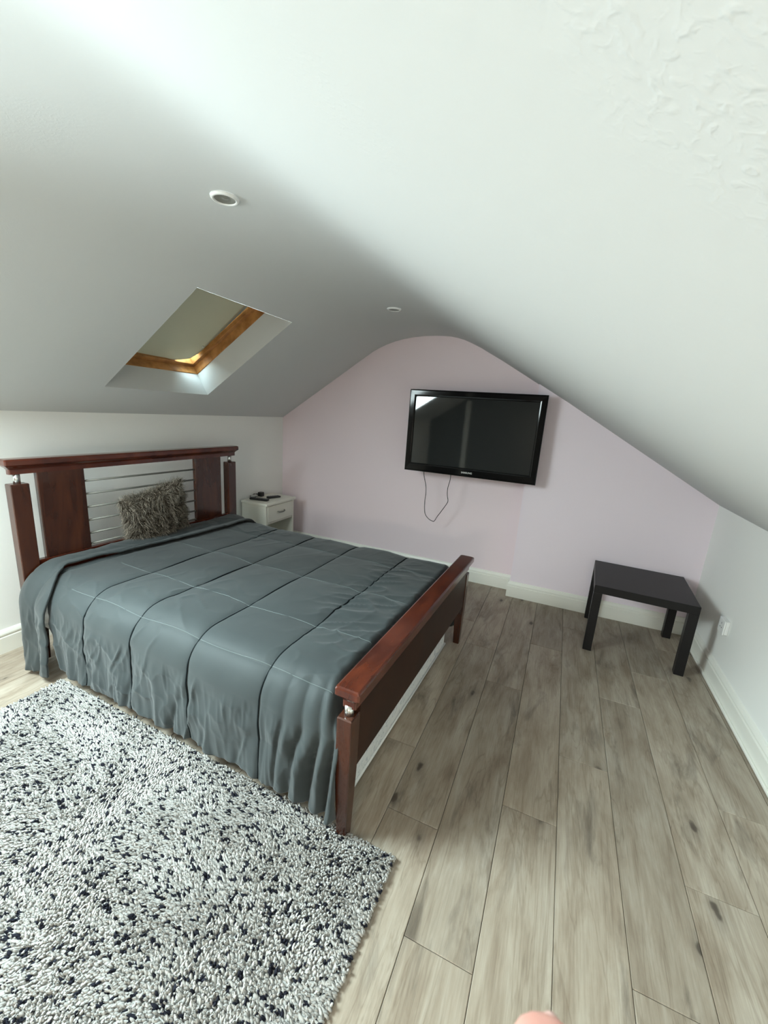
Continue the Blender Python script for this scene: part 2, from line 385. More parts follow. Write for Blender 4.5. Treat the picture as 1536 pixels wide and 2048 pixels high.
# rooflights in slope coordinates: s up the slope, y along it, d outward
SU = Vector((.8366, 0, .5478)); SD = Vector((-.5478, 0, .8366)); S0 = Vector((OPEN[0], 0, 1.4452)); SLEN = .8571
def sl(s, y, d): p = S0 + SU * s + SD * d; return Vector((p.x, y, p.z))
def sl_box(name, s0, s1, y0, y1, d0, d1, m, parent, bev=.003):
    bm = bmesh.new(); add_box(bm, (s0, y0, d0), (s1, y1, d1), bev)
    for v in bm.verts: v.co = sl(v.co.x, v.co.y, v.co.z)
    return link(name, bm_mesh(bm, name), m, parent)
def rooflight(name, y0, y1, label, blind):
    root = struct(empty(name, (0, 0, 0)), label, 'window')
    RD = .165
    for nm, c in (('reveal', [(0, y0), (0, y1)]), ('reveal', [(0, y1), (SLEN, y1)]), ('reveal', [(SLEN, y1), (SLEN, y0)]), ('reveal', [(SLEN, y0), (0, y0)])):
        (sa, ya), (sb, yb) = c
        me = new_mesh('reveal', [sl(sa, ya, -.0005), sl(sb, yb, -.0005), sl(sb, yb, RD), sl(sa, ya, RD)], [(0, 1, 2, 3)])
        r = link('reveal', me, M_ceil, root)
    f, s = .05, .028
    for a in ((-f, .004, y0 - f, y1 + f), (SLEN - .004, SLEN + f, y0 - f, y1 + f), (0, SLEN, y0 - f, y0 + .004), (0, SLEN, y1 - .004, y1 + f)):
        sl_box('frame_bar', *a, RD, .222, M_pine, root)
    for a in ((-.02, s, y0 - .02, y1 + .02), (SLEN - s, SLEN + .02, y0 - .02, y1 + .02), (0, SLEN, y0 - .02, y0 + s), (0, SLEN, y1 - s, y1 + .02)):
        sl_box('sash_bar', *a, .224, .285, M_pine, root)
    sl_box('pane', .01, SLEN - .01, y0 + .01, y1 - .01, .287, .291, M_pane, root, 0)
    if blind:
        # cloth sags and curls away at the lower right corner
        nu, nv = 30, 40; V = []; Fc = []
        for i in range(nv + 1):
            for j in range(nu + 1):
                a = i / nv; b = j / nu
                edge = y1 - .030 - .030 * sstep(.05, .9, np.array(a))
                yy = y0 + .012 + (edge - y0 - .012) * b
                c = max(0, 1 - math.hypot((1 - b) * 3.2, a * 5.0))
                dd = .246 - .012 * math.sin(PI * a) * math.sin(PI * b) + .004 * math.sin(7 * b + 3 * a) * (1 - a)
                V.append(sl(.010 + .066 * c ** 1.5 + a * (SLEN - .05), yy - .06 * c ** 1.2, dd - .020 * c))
        for i in range(nv):
            for j in range(nu): k_ = i * (nu + 1) + j; Fc.append((k_, k_ + 1, k_ + nu + 2, k_ + nu + 1))
        bl = link('roller_blind', new_mesh('roller_blind', V, Fc, True), M_blind, root); so = bl.modifiers.new('t', 'SOLIDIFY'); so.thickness = .0015
        tag(bl, 'cream roller blind pulled down over the glass')
        sl_box('blind_rail', .105, SLEN - .02, y1 - .110, y1 - .020, .254, .262, M_rail, root)
        sl_box('blind_cassette', SLEN - .075, SLEN - .025, y0 + .03, y1 - .03, .215, .27, M_rail, root)
        lb = new_mesh('blind_catch', [], [])
        lathe('blind_catch', [(.0, 0), (.007, 0), (.007, .008), (.004, .011), (0.0, .011)], M_steel, root, 12, sl(.20, y1 - .06, .25), (0, math.radians(-33) + PI, 0))
    pl_d = bpy.data.lights.new('sky_portal', 'AREA'); pl_d.shape = 'RECTANGLE'; pl_d.size = SLEN; pl_d.size_y = y1 - y0; pl_d.cycles.is_portal = True
    po = bpy.data.objects.new('sky_portal', pl_d); col.objects.link(po)
    yv = Vector((0, 1, 0)); c = sl(SLEN / 2, (y0 + y1) / 2, .31)
    # local -Z points into the room
    zx = SD; xx = SU; yy = zx.cross(xx)
    po.matrix_world = Matrix(((xx.x, yy.x, zx.x, c.x), (xx.y, yy.y, zx.y, c.y), (xx.z, yy.z, zx.z, c.z), (0, 0, 0, 1)))
    return root
rooflight('window_1', *WIN1, 'pine framed rooflight with its cream blind down, in the left slope above the bed', True)
rooflight('window_2', *WIN2, 'uncovered pine framed rooflight beside the camera in the left slope', False)

# ------------------------------------------------------------------ bed
bed = tag(empty('bed', (.2813, -1.711, 0), -.0319), 'dark mahogany double bed with slatted headboard and solid footboard', 'bed')
def cap_mesh(l0, l1, w0, w1, z0, z1):
    """moulded rail: narrow foot, ogee, wide top"""
    h = z1 - z0; rings = [(.020, 0), (.020, .30), (.016, .40), (.008, .50), (.003, .56), (.0, .62), (0, .90), (.003, .97), (.008, 1.0)]
    V = []; Fc = []
    for ins, t in rings:
        z = z0 + h * t
        V += [(l0 + ins, w0 + ins, z), (l1 - ins, w0 + ins, z), (l1 - ins, w1 - ins, z), (l0 + ins, w1 - ins, z)]
    for i in range(len(rings) - 1):
        for k_ in range(4): Fc.append((i * 4 + k_, i * 4 + (k_ + 1) % 4, i * 4 + 4 + (k_ + 1) % 4, i * 4 + 4 + k_))
    Fc.append((3, 2, 1, 0)); m_ = (len(rings) - 1) * 4; Fc.append((m_, m_ + 1, m_ + 2, m_ + 3))
    bm = bmesh.new(); me = new_mesh('c', V, Fc); bm.from_mesh(me); bpy.data.meshes.remove(me)
    ed = [e_ for e_ in bm.edges if abs(e_.verts[0].co.z - e_.verts[1].co.z) > 1e-5]
    bmesh.ops.bevel(bm, geom=ed, offset=.006, segments=2, profile=.5, affect='EDGES')
    return bm_mesh(bm, 'cap')
def post_mesh(l0, l1, w0, w1, z1, taper_z, dl, dw):
    """square post tapering below taper_z, small bevels; the taper leans in from the sides"""
    c = .004; V = []; Fc = []
    rings = [(0, 1), (taper_z, 0), (z1 - c, 0), (z1, -1)]
    for z, t in rings:
        a = dl * max(t, 0); b = dw * max(t, 0); i = c if t < 0 else 0
        V += [(l0 + a + i, w0 + b + i, z), (l1 - a * .4 - i, w0 + b + i, z), (l1 - a * .4 - i, w1 - b - i, z), (l0 + a + i, w1 - b - i, z)]
    for i in range(len(rings) - 1):
        for k_ in range(4): Fc.append((i * 4 + k_, i * 4 + (k_ + 1) % 4, i * 4 + 4 + (k_ + 1) % 4, i * 4 + 4 + k_))
    Fc.append((3, 2, 1, 0)); Fc.append((12, 13, 14, 15))
    bm = bmesh.new(); me = new_mesh('p', V, Fc); bm.from_mesh(me); bpy.data.meshes.remove(me)
    ed = [e_ for e_ in bm.edges if abs(e_.verts[0].co.z - e_.verts[1].co.z) > .01]
    bmesh.ops.bevel(bm, geom=ed, offset=.004, segments=2, profile=.5, affect='EDGES')
    return bm_mesh(bm, 'post')
# headboard
link('headboard_cap', cap_mesh(-.062, .008, -.732, .742, 1.004, 1.078), M_mah, bed)
for w0, w1 in ((-.718, -.640), (.640, .718)):
    p = link('headboard_post', post_mesh(-.055, -.002, w0, w1, .957, .2, .006, .008), M_mahv, bed)
    tube('spindle', [((-.028), (w0 + w1) / 2, .950), (-.028, (w0 + w1) / 2, 1.010)], .015, M_steel, bed, 16)
for w0, w1 in ((-.602, -.381), (.346, .576)):
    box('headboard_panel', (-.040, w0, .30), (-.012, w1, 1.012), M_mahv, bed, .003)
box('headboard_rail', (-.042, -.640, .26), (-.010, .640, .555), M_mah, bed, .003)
for z in (.934, .861, .785, .710, .634, .572):
    tube('slat_rod', [(-.026, -.385, z), (-.026, .350, z - .006)], .0058, M_rod, bed, 10)
# footboard
link('footboard_cap', cap_mesh(1.838, 1.926, -.750, .726, .505, .583), M_mah, bed)
for w0, w1, s in ((-.752, -.692, 1), (.668, .728, -1)):
    link('footboard_post', post_mesh(1.852, 1.906, w0, w1, .478, .29, .012, .010), M_mahv, bed)
    tube('spindle', [(1.880, (w0 + w1) / 2, .472), (1.880, (w0 + w1) / 2, .512)], .015, M_steel, bed, 16)
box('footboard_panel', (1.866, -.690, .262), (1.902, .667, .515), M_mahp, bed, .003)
for w0, w1 in ((-.690, -.664), (.655, .681)):
    box('side_rail', (-.012, w0, .22), (1.868, w1, .36), M_mah, bed, .003)
for i in range(9):
    box('bed_slat', (.15 + i * .2, -.660, .30), (.22 + i * .2, .652, .318), M_pine, bed, .002)

def bedpt(l, w_, z):
    c, s = math.cos(-.0319), math.sin(-.0319); return Vector((.2813 + c * l - s * w_, -1.711 + s * l + c * w_, z))
# ------------------------------------------------------------------ white mattress stored under the bed
um = tag(empty('mattress', tuple(bedpt(0, 0, 0)), -.0319), 'white damask mattress lying on the floor under the dark wooden bed', 'mattress')
box('mattress_body', (.20, -.60, .012), (1.830, .60, .215), M_damask, um, .018, 3)
for z in (.018, .208):
    loop = [(.20, -.60), (1.83, -.60), (1.83, .60), (.20, .60), (.20, -.60)]
    tube('border_tape', [(l_, w_, z) for l_, w_ in loop], .011, M_band, um, 8)

# ------------------------------------------------------------------ comforter
comf = tag(empty('comforter', tuple(bedpt(0, 0, 0)), -.0319), 'dark slate grey quilted comforter spread over the bed, hanging almost to the floor', 'comforter')
ZT = .520; A0 = .590; RB = .140
PIPES = [.155, .500, .822, 1.165, 1.525, 1.87]
STW = [-.395, .0, .395]; SARC = .68
def comf_surface(Lp, a, lift=0.0, hem=.075, foot=True):
    """Lp along the bed, a signed arc length across it -> local l, w, z"""
    s = np.sign(a); aa = np.abs(a)
    q_ = PI / 2 * RB
    th = np.clip((aa - A0) / q_, 0, 1) * PI / 2
    drop = np.clip(aa - A0 - q_, 0, None)
    Dm = ZT - RB - hem; Dtot = Dm
    d = np.clip(drop / Dtot, 0, 1)
    wv_ = np.minimum(aa, A0) + RB * np.sin(th) * .98
    z = ZT - RB * (1 - np.cos(th)) - drop
    ny = np.sin(th); nz = np.cos(th)
    # quilting puffs
    pl_ = np.array(PIPES); idx = np.clip(np.searchsorted(pl_, Lp) - 1, 0, len(pl_) - 2)
    f = np.clip((Lp - pl_[idx]) / (pl_[idx + 1] - pl_[idx]), 0, 1)
    f = np.where(Lp < pl_[0], np.clip(Lp / pl_[0], 0, 1) , f)
    pu = np.power(np.clip(4 * f * (1 - f), 0, 1), .42)
    edges = np.array([-1.3, -SARC, STW[0], STW[1], STW[2], SARC, 1.3]); ia = np.clip(np.searchsorted(edges, a) - 1, 0, 5)
    g = np.clip((a - edges[ia]) / (edges[ia + 1] - edges[ia]), 0, 1); pa = np.power(np.clip(4 * g * (1 - g), 0, 1), .30)
    h = .016 * pu * (.72 + .28 * pa) + .004 * (pa - 1) - .002
    soft = fbm(Lp * 3.1, a * 3.3 + 9, 3) * .016
    h = h + soft
    # crumples at the foot of the bed and over the top
    ft = sstep(1.30, 1.78, Lp)
    cr = 1 - np.abs(2 * vnoise(Lp * 5 + a * 6, a * 16 - Lp * 7, 21) - 1)
    h = h + ft * .020 * (cr ** 3) * sstep(.75, .2, aa) * vnoise(Lp * 4, a * 4, 5) * 1.6
    fine = (1 - np.abs(2 * vnoise(Lp * 9 - a * 5, a * 9 + Lp * 5, 31) - 1)) ** 4
    h = h + .006 * fine * vnoise(Lp * 2.3, a * 2.3, 8)
    # hanging folds
    fd = np.abs(2 * vnoise(Lp * 11 + d * .8 + s * 7, d * 1.1 + s * 3, 41) - 1)
    fd2 = vnoise(Lp * 26, d * 1.6 + s * 5, 42) - .5
    bun = sstep(1.48, 1.80, Lp)
    fb = (np.abs(np.sin(Lp * 46 + 1.2 * vnoise(Lp * 6, d * 2, 44) + d * 1.3)) - .6) * 1.1
    h = h + d ** .7 * (.020 * (fd - .45) + .016 * fd2 * (.3 + d)) * (1 - .4 * bun) + bun * (.012 + .030 * np.minimum(d * 2.5, 1)) * fb * sstep(.1, .8, th / (PI / 2))
    for k_, (fa, fb_, sd) in enumerate(((16, 3.2, 51), (27, 4.5, 53), (44, 8, 55))):
        ridge = (1 - np.abs(2 * vnoise(Lp * fa + drop * (5 - 4 * k_) + 1.5 * vnoise(Lp * 4, drop * 4, 57), drop * fb_ + s * 3, sd) - 1)) ** 2.2
        h = h + (.0085, .0060, .0035)[k_] * (ridge - .35) * np.minimum(d * 6, 1) * (.35 + 1.1 * vnoise(Lp * 3.5, drop * 4 + 9, 52 + k_))
    h = h + lift
    w_ = s * (wv_ + ny * h); zz = z + nz * h
    zz = np.where(drop > 0, zz + d * (.012 * (vnoise(Lp * 7 + s, 0 * Lp, 61) - .5) + .02 * (vnoise(Lp * 2.2 + s * 3, 0 * Lp + 4, 62) - .5)), zz)
    w_ = w_ + s * .012 * d
    l_ = Lp.copy()
    if foot:
        e_ = np.clip((Lp - 1.770) / .085, 0, 1)
        top = np.cos(th)
        zz = zz - top * .10 * e_ ** 2.2
        l_ = np.where(Lp > 1.77, 1.770 + (Lp - 1.770) * (.70 - 0.0 * top), Lp)
        # the overhang carries on past the near post
        l_ = l_ + (1 - top) * sstep(1.6, 1.855, Lp) * .034
        w_ = w_ + s * (1 - top) * sstep(1.70, 1.84, Lp) * .012
    return l_, w_, zz
def grid_obj(name, Lg, Ag, P, m, parent, thick=.012):
    nl, na = Lg.shape; X, Y, Z = P
    V = np.stack([X.ravel(), Y.ravel(), Z.ravel()], 1)
    i, j = np.meshgrid(np.arange(nl - 1), np.arange(na - 1), indexing='ij'); k_ = (i * na + j).ravel()
    F = np.stack([k_, k_ + na, k_ + na + 1, k_ + 1], 1)
    me = new_mesh(name, V.tolist(), F.tolist(), True)
    o = link(name, me, m, parent)
    if thick: so = o.modifiers.new('thick', 'SOLIDIFY'); so.thickness = thick; so.offset = -1
    return o
AT = A0 + PI / 2 * RB + (ZT - RB - .075)
av = np.concatenate([np.linspace(-AT, -A0, 120), np.linspace(-A0, A0, 130)[1:-1], np.linspace(A0, AT, 70)])
lv = np.linspace(0, 1, 300)
Lg, Ag = np.meshgrid(lv, av, indexing='ij')
dd = np.clip((np.abs(Ag) - A0) / (AT - A0), 0, 1)
start = .13 + .075 * sstep(0, .25, dd) + .085 * dd ** 2.0 * (Ag < 0)
Lm = start + (1.855 - start) * Lg
body = grid_obj('quilted_cover', Lm, Ag, comf_surface(Lm, Ag), M_comf, comf)
# turned-back strip at the head, lying on top of the cover
ATf = A0 + PI / 2 * RB + (ZT - RB - .035)
av2 = np.concatenate([np.linspace(-ATf, -A0, 90), np.linspace(-A0, .60, 110)[1:], np.linspace(.60, ATf, 60)[1:]])
Lg2, Ag2 = np.meshgrid(np.linspace(0, 1, 46), av2, indexing='ij')
dd2 = np.clip((np.abs(Ag2) - A0) / (ATf - A0), 0, 1)
edge = .165 + .07 * sstep(-.5, .5, Ag2) + .02 * np.sin(Ag2 * 5 + 1) + .125 * sstep(0, .32, dd2) * (1 - .50 * dd2) * (Ag2 < 0)
st0 = .004 + .022 * sstep(.2, .5, dd2)
L2 = st0 + (edge - st0) * Lg2
x2, y2, z2 = comf_surface(np.clip(L2, .01, 2), Ag2, lift=0, hem=.035, foot=False)
lp = sstep(0, .5, Lg2); tp = np.cos(np.clip((np.abs(Ag2) - A0) / (PI / 2 * RB), 0, 1) * PI / 2)
bulge = .017 + .014 * np.sin(PI * np.clip(Lg2 * .95 + .05, 0, 1)) + .014 * sstep(.7, 1, Lg2)
z2 = z2 + tp * bulge; y2 = y2 + np.sign(Ag2) * (1 - tp) * (bulge * 1.1)
x2 = x2 - (1 - tp) * .012
y2 = y2 + .012 * np.sin(x2 * 40) * dd2 * np.sign(Ag2)
grid_obj('turned_back_edge', L2, Ag2, (x2, y2, z2), M_comf, comf, .010)
# piping cords and stitch lines
def surf_line(Lc, Ac, off):
    x_, y_, z_ = comf_surface(Lc, Ac, lift=off); return list(zip(x_.tolist(), y_.tolist(), z_.tolist()))
for pl_ in PIPES[1:5]:
    Ac = np.linspace(-AT + .004, AT - .004, 150)
    tube('piping', surf_line(np.full_like(Ac, pl_) + .004 * np.sin(Ac * 9), Ac, .0008), .0030, M_piping, comf, 6)
for a_ in (-SARC, STW[0], STW[1], STW[2], SARC):
    Lc = np.linspace(.33 if abs(a_) > .5 else .26, 1.80, 140)
    tube('stitching', surf_line(Lc, np.full_like(Lc, a_) + .004 * np.sin(Lc * 14 + a_), .0003), .0016, M_thread, comf, 5)

# ------------------------------------------------------------------ furry cushion leaning on the headboard
cu = tag(empty('cushion'), 'shaggy grey brown fur cushion leaning against the headboard rods', 'cushion')
cw, ch, ct = .385, .345, .115
nu = 26; V = []; Fc = []; Nn = []
def cush(u, v, side):
    px = (1 - abs(u) ** 2.6) * (1 - abs(v) ** 2.6); t = ct / 2 * max(px, 0) ** .42
    pin = 1 - .07 * (1 - abs(u)) * 0
    return Vector((u * cw / 2 * (1 - .05 * (1 - v * v)), side * t, v * ch / 2 * (1 - .05 * (1 - u * u))))
pts = {}
for side in (-1, 1):
    for i in range(nu + 1):
        for j in range(nu + 1):
            u = -1 + 2 * i / nu; v = -1 + 2 * j / nu
            key = (i, j, side if 0 < i < nu and 0 < j < nu else 0)
            if key not in pts: pts[key] = len(V); V.append(cush(u, v, side))
    for i in range(nu):
        for j in range(nu):
            def K(a, b): return pts[(a, b, side if 0 < a < nu and 0 < b < nu else 0)]
            f_ = (K(i, j), K(i + 1, j), K(i + 1, j + 1), K(i, j + 1)); Fc.append(f_ if side < 0 else f_[::-1])
M_hide = mat('cushion_hide', (.050, .040, .030), .9, .1)
cme = new_mesh('cushion_body', V, Fc, True); link('cushion_body', cme, M_hide, cu)
cme.calc_loop_triangles()
tri = np.array([t.vertices[:] for t in cme.loop_triangles]); co = np.array([v.co[:] for v in cme.vertices]); vn = np.array([v.normal[:] for v in cme.vertices])
ar = np.linalg.norm(np.cross(co[tri[:, 1]] - co[tri[:, 0]], co[tri[:, 2]] - co[tri[:, 0]]), axis=1)
NS = 8500
ti = rng.choice(len(tri), NS, p=ar / ar.sum()); r1 = np.sqrt(rng.random(NS)); r2 = rng.random(NS)
bc = np.stack([1 - r1, r1 * (1 - r2), r1 * r2], 1)
P0 = (co[tri[ti]] * bc[:, :, None]).sum(1); Nv = (vn[tri[ti]] * bc[:, :, None]).sum(1); Nv /= np.linalg.norm(Nv, axis=1)[:, None]
clump = np.stack([vnoise(P0[:, 0] * 34, P0[:, 2] * 34, 1) - .5, vnoise(P0[:, 0] * 26, P0[:, 2] * 26, 2) - .5, vnoise(P0[:, 0] * 26, P0[:, 2] * 26, 3) - .62], 1) * 1.7
SEG = 6; Ls = .022 + .022 * rng.random(NS)
d0 = Nv * .75 + clump + rng.normal(0, .16, (NS, 3)); d0 /= np.linalg.norm(d0, axis=1)[:, None]
wd = np.cross(d0, rng.normal(0, 1, (NS, 3))); wd /= np.linalg.norm(wd, axis=1)[:, None]
cur = P0.copy(); d_ = d0.copy(); ph = rng.random(NS) * 6.28
Vs = np.zeros((NS, (SEG + 1) * 2, 3))
for k_ in range(SEG + 1):
    wid = .0013 * (1 - .75 * k_ / SEG)
    wob = np.cross(d0, wd) * (np.sin(ph * .3 + k_ * 1.9 + clump[:, 0] * 3) * .0042)[:, None]
    Vs[:, 2 * k_] = cur + wd * wid + wob; Vs[:, 2 * k_ + 1] = cur - wd * wid + wob
    cur = cur + d_ * (Ls / SEG)[:, None]; d_ = d_ + np.array([0, 0, -.13]) + clump * .10; d_ /= np.linalg.norm(d_, axis=1)[:, None]
base = (np.arange(NS) * (SEG + 1) * 2)[:, None, None]; q_ = np.array([[2 * k_, 2 * k_ + 1, 2 * k_ + 3, 2 * k_ + 2] for k_ in range(SEG)])[None]
def fast_mesh(name, V, F, mats, mi=None, smooth=True):
    me = bpy.data.meshes.new(name); V = np.ascontiguousarray(V.reshape(-1, 3), dtype=np.float32); nf, fv = F.shape
    me.vertices.add(len(V)); me.vertices.foreach_set('co', V.ravel())
    me.loops.add(nf * fv); me.loops.foreach_set('vertex_index', np.ascontiguousarray(F, dtype=np.int32).ravel())
    me.polygons.add(nf); me.polygons.foreach_set('loop_start', np.arange(0, nf * fv, fv, dtype=np.int32))
    if smooth: me.polygons.foreach_set('use_smooth', np.ones(nf, dtype=bool))
    for m in mats: me.materials.append(m)
    if mi is not None: me.polygons.foreach_set('material_index', np.ascontiguousarray(mi, dtype=np.int32))
    me.update(calc_edges=True); return me
furm = [mat('fur_taupe', (.17, .145, .115), .6, .2), mat('fur_pale', (.34, .30, .245), .6, .2), mat('fur_dark', (.065, .052, .040), .65, .2)]
mi = np.repeat(rng.choice(3, NS, p=[.55, .22, .23]), SEG)
fur = link('fur', fast_mesh('fur', Vs, (base + q_).reshape(-1, 4), furm, mi), None, cu); tag(fur, kind='stuff')
cb0, sb0 = math.cos(-.0319), math.sin(-.0319)
cl_ = Matrix.Translation(bedpt(.092, -.045, .705)) @ Matrix.Rotation(-.0319 + PI / 2, 4, 'Z') @ Matrix.Rotation(math.radians(-5), 4, 'Z') @ Matrix.Rotation(math.radians(14), 4, 'X') @ Matrix.Rotation(math.radians(-15), 4, 'Y')
cu.matrix_world = cl_

# ------------------------------------------------------------------ rug: backing plus shaggy tufts
RX0, RX1, RY0, RY1 = .525, 2.338, -3.95, -2.475
rug = tag(empty('rug', (0, 0, 0)), 'white shaggy rug flecked with black yarn on the floor beside the bed', 'rug')
M_back = mat('rug_backing', (.42, .41, .39), .9, .1)
box('rug_backing', (RX0 + .01, RY0, .001), (RX1 - .01, RY1 - .01, .010), M_back, rug, .003)
def tuft_field(nx, y0, y1, step, jit):
    gx = np.arange(RX0, RX1, step); gy = np.arange(y0, y1, step); X, Y = np.meshgrid(gx, gy); X = X.ravel() + rng.uniform(-jit, jit, X.size) * step; Y = Y.ravel() + rng.uniform(-jit, jit, Y.size) * step
    return X, Y
X, Y = tuft_field(0, -3.40, RY1, .0066, .45)
NT = len(X)
lean = np.stack([fbm(X * 5, Y * 5, 71) * 2.2 - .25, fbm(X * 5, Y * 5, 72) * 2.2 - .35], 1) + rng.normal(0, .40, (NT, 2))
hgt = .018 * (1 + .7 * fbm(X * 4.2, Y * 4.2, 73)) * rng.uniform(.8, 1.15, NT)
# pile parts along broken creases, so the rug lies in soft ridges
edge_d = np.minimum(np.minimum(X - RX0, RX1 - X), RY1 - Y); hgt *= .72 + .28 * np.clip(edge_d / .03, 0, 1)
rad = rng.uniform(.0034, .0046, NT)
RG, NK = 4, 5
Vt = np.zeros((NT, RG * NK, 3)); ang0 = rng.random(NT) * 6.28
for r_ in range(RG):
    t = r_ / (RG - 1); rr = rad * [.8, 1.05, .95, .30][r_]
    cx = X + lean[:, 0] * .012 * t ** 1.4; cy = Y + lean[:, 1] * .012 * t ** 1.4; cz = .008 + hgt * (t - .18 * t ** 3)
    for k_ in range(NK):
        a = ang0 + 2 * PI * k_ / NK + t * .9
        Vt[:, r_ * NK + k_, 0] = cx + rr * np.cos(a); Vt[:, r_ * NK + k_, 1] = cy + rr * np.sin(a); Vt[:, r_ * NK + k_, 2] = cz
fq = np.array([[r_ * NK + k_, r_ * NK + (k_ + 1) % NK, (r_ + 1) * NK + (k_ + 1) % NK, (r_ + 1) * NK + k_] for r_ in range(RG - 1) for k_ in range(NK)])
Fq = ((np.arange(NT) * RG * NK)[:, None, None] + fq[None]).reshape(-1, 4)
G = .031                                              # black flecks: short strokes on a loose grid
dark_ = np.zeros(NT, bool); jx, jy = np.floor(X / G), np.floor(Y / G)
for ox in (-1, 0, 1):
    for oy in (-1, 0, 1):
        a_, b_ = jx + ox, jy + oy
        fx_ = (a_ + .1 + .8 * hash2(a_, b_, 91)) * G; fy_ = (b_ + .1 + .8 * hash2(a_, b_, 92)) * G
        an = .75 + 1.5 * (hash2(a_, b_, 93) - .5); ln = .0060 + .0075 * hash2(a_, b_, 94)
        u_ = (X - fx_) * np.cos(an) + (Y - fy_) * np.sin(an); v_ = -(X - fx_) * np.sin(an) + (Y - fy_) * np.cos(an)
        dark_ |= ((u_ / ln) ** 2 + (v_ / .0048) ** 2 < 1) & (hash2(a_, b_, 95) < .88)
kind_ = np.where(dark_, 2, np.where(rng.random(NT) < .3, 1, 0))
ym = [mat('white_yarn', (.445, .43, .41), .85, .1), mat('pale_grey_yarn', (.375, .36, .34), .85, .1), mat('black_yarn', (.016, .017, .026), .8, .15)]
pile = link('pile', fast_mesh('pile', Vt, Fq, ym, np.repeat(kind_, len(fq))), None, rug); tag(pile, kind='stuff')
rug.matrix_world = Matrix.Translation((1.43, -2.478, 0)) @ Matrix.Rotation(-.0225, 4, 'Z') @ Matrix.Translation((-1.43, 2.478, 0))

# ------------------------------------------------------------------ bedside cabinet
ns = tag(empty('nightstand', (.022, -.625, 0)), 'small white bedside cabinet with one drawer in the corner beside the bed', 'nightstand')
D, WN, HN = .272, .415, .550
box('top', (-.002, -.012, HN - .026), (D + .018, WN + .012, HN), M_white, ns, .007, 3)
for y0 in (0, WN - .022): box('side_panel', (0, y0, 0), (D, y0 + .022, HN - .026), M_white, ns, .002)
box('back_panel', (0, .022, .03), (.008, WN - .022, HN - .026), M_white, ns, .001)
box('shelf', (.008, .022, .07), (D - .004, WN - .022, .088), M_white, ns, .001)
box('divider', (.008, .022, .350), (D - .006, WN - .022, .366), M_white, ns, .001)
box('plinth', (D - .03, .022, 0), (D - .015, WN - .022, .07), M_white, ns, .001)
dr = box('drawer', (D - .016, .025, .370), (D + .004, WN - .025, HN - .032), M_white, ns, .004)
hy = WN / 2
tube('handle', smooth_path([(D + .003, hy - .050, .452), (D + .020, hy - .040, .448), (D + .024, hy, .444), (D + .020, hy + .040, .448), (D + .003, hy + .050, .452)]), .0055, M_rod, dr, 8)
# things on it
def remote(name, loc, rz, lx, wy, label, nb):
    r = tag(empty(name, loc, rz), label, 'remote control')
    bm = bmesh.new(); add_box(bm, (-lx / 2, -wy / 2, .0), (lx / 2, wy / 2, .020), .007, 3)
    for v in bm.verts:
        if v.co.z > .012: v.co.z -= .004 * (v.co.x / lx + .5)
        v.co.y *= 1 + .14 * (v.co.x / lx)
    link('case', bm_mesh(bm, 'case', True), M_black, r)
    for i in range(nb):
        for j in (-1, 0, 1):
            x = -lx * .36 + i * lx * .72 / (nb - 1)
            box('button', (x - .004, j * wy * .27 - .004, .012), (x + .004, j * wy * .27 + .004, .0192 - .004 * (x / lx + .5) + .0022), M_btn, r, .0012, 1)
    return r
HT = HN + .0005
remote('remote_control', (.150, -.540, HT), math.radians(13), .175, .048, 'long black remote control at the front edge of the white bedside cabinet', 7)
remote('remote_control', (.185, -.380, HT), math.radians(72), .135, .044, 'shorter black remote control at the back of the white bedside cabinet, beside the charger', 5)
chg = tag(empty('charger', (.055, -.420, HT)), 'black plug-in charger with a looped cable on the white bedside cabinet', 'charger')
box('plug_body', (-.022, -.006, 0), (.024, .040, .042), M_black, chg, .008, 3)
cp = [(-.02, -.0, .020)]
for i in range(20):
    a = i / 19 * 2 * PI * 1.35 + .4; cp.append((-.018 + .030 * math.cos(a) - .01, -.045 + .045 * math.sin(a), .006 + .018 * (.5 + .5 * math.sin(a * .7 + 1))))
tube('cable', smooth_path(cp, 4), .0028, M_black, chg, 6)

# ------------------------------------------------------------------ television
tv = tag(empty('television', (1.957, -.280, 1.280)), 'large black flat screen television mounted on the lilac gable wall', 'television')
hw, hh = .519, .323
sx0, sx1, sz0, sz1 = -.466, .467, -.256, .270
def bezel():
    o = [(-hw, -hh), (hw, -hh), (hw, hh), (-hw, hh)]; i_ = [(sx0, sz0), (sx1, sz0), (sx1, sz1), (sx0, sz1)]
    def inset(P, d): 
        return [(x + (d if x < 0 else -d), z + (d if z < 0 else -d)) for x, z in P]
    rings = [(o, .040), (inset(o, .000), .010), (inset(o, .003), .004), (inset(o, .010), .000), (inset(i_, -.012), .001), (inset(i_, -.004), .003), (i_, .007), (i_, .014)]
    V = []; Fc = []
    for P, y in rings:
        for x, z in P: V.append((x, y, z))
    for r_ in range(len(rings) - 1):
        for k_ in range(4): Fc.append((r_ * 4 + k_, r_ * 4 + (k_ + 1) % 4, r_ * 4 + 4 + (k_ + 1) % 4, r_ * 4 + 4 + k_))
    bm = bmesh.new(); me = new_mesh('b', V, Fc); bm.from_mesh(me); bpy.data.meshes.remove(me)
    return bm_mesh(bm, 'bezel')
link('bezel', bezel(), M_tvblack, tv)
box('screen', (sx0 - .003, .010, sz0 - .003), (sx1 + .003, .016, sz1 + .003), M_screen, tv, .001, 1)
box('back_housing', (-hw + .012, .030, -hh + .012), (hw - .012, .085, hh - .012), M_tvmatt, tv, .012)
box('wall_bracket', (-.22, .085, -.16), (.22, .142, .16), M_tvmatt, tv, .006)
box('bracket_plate', (-.20, .142, -.12), (.20, .279, .12), M_tvmatt, tv, .004)
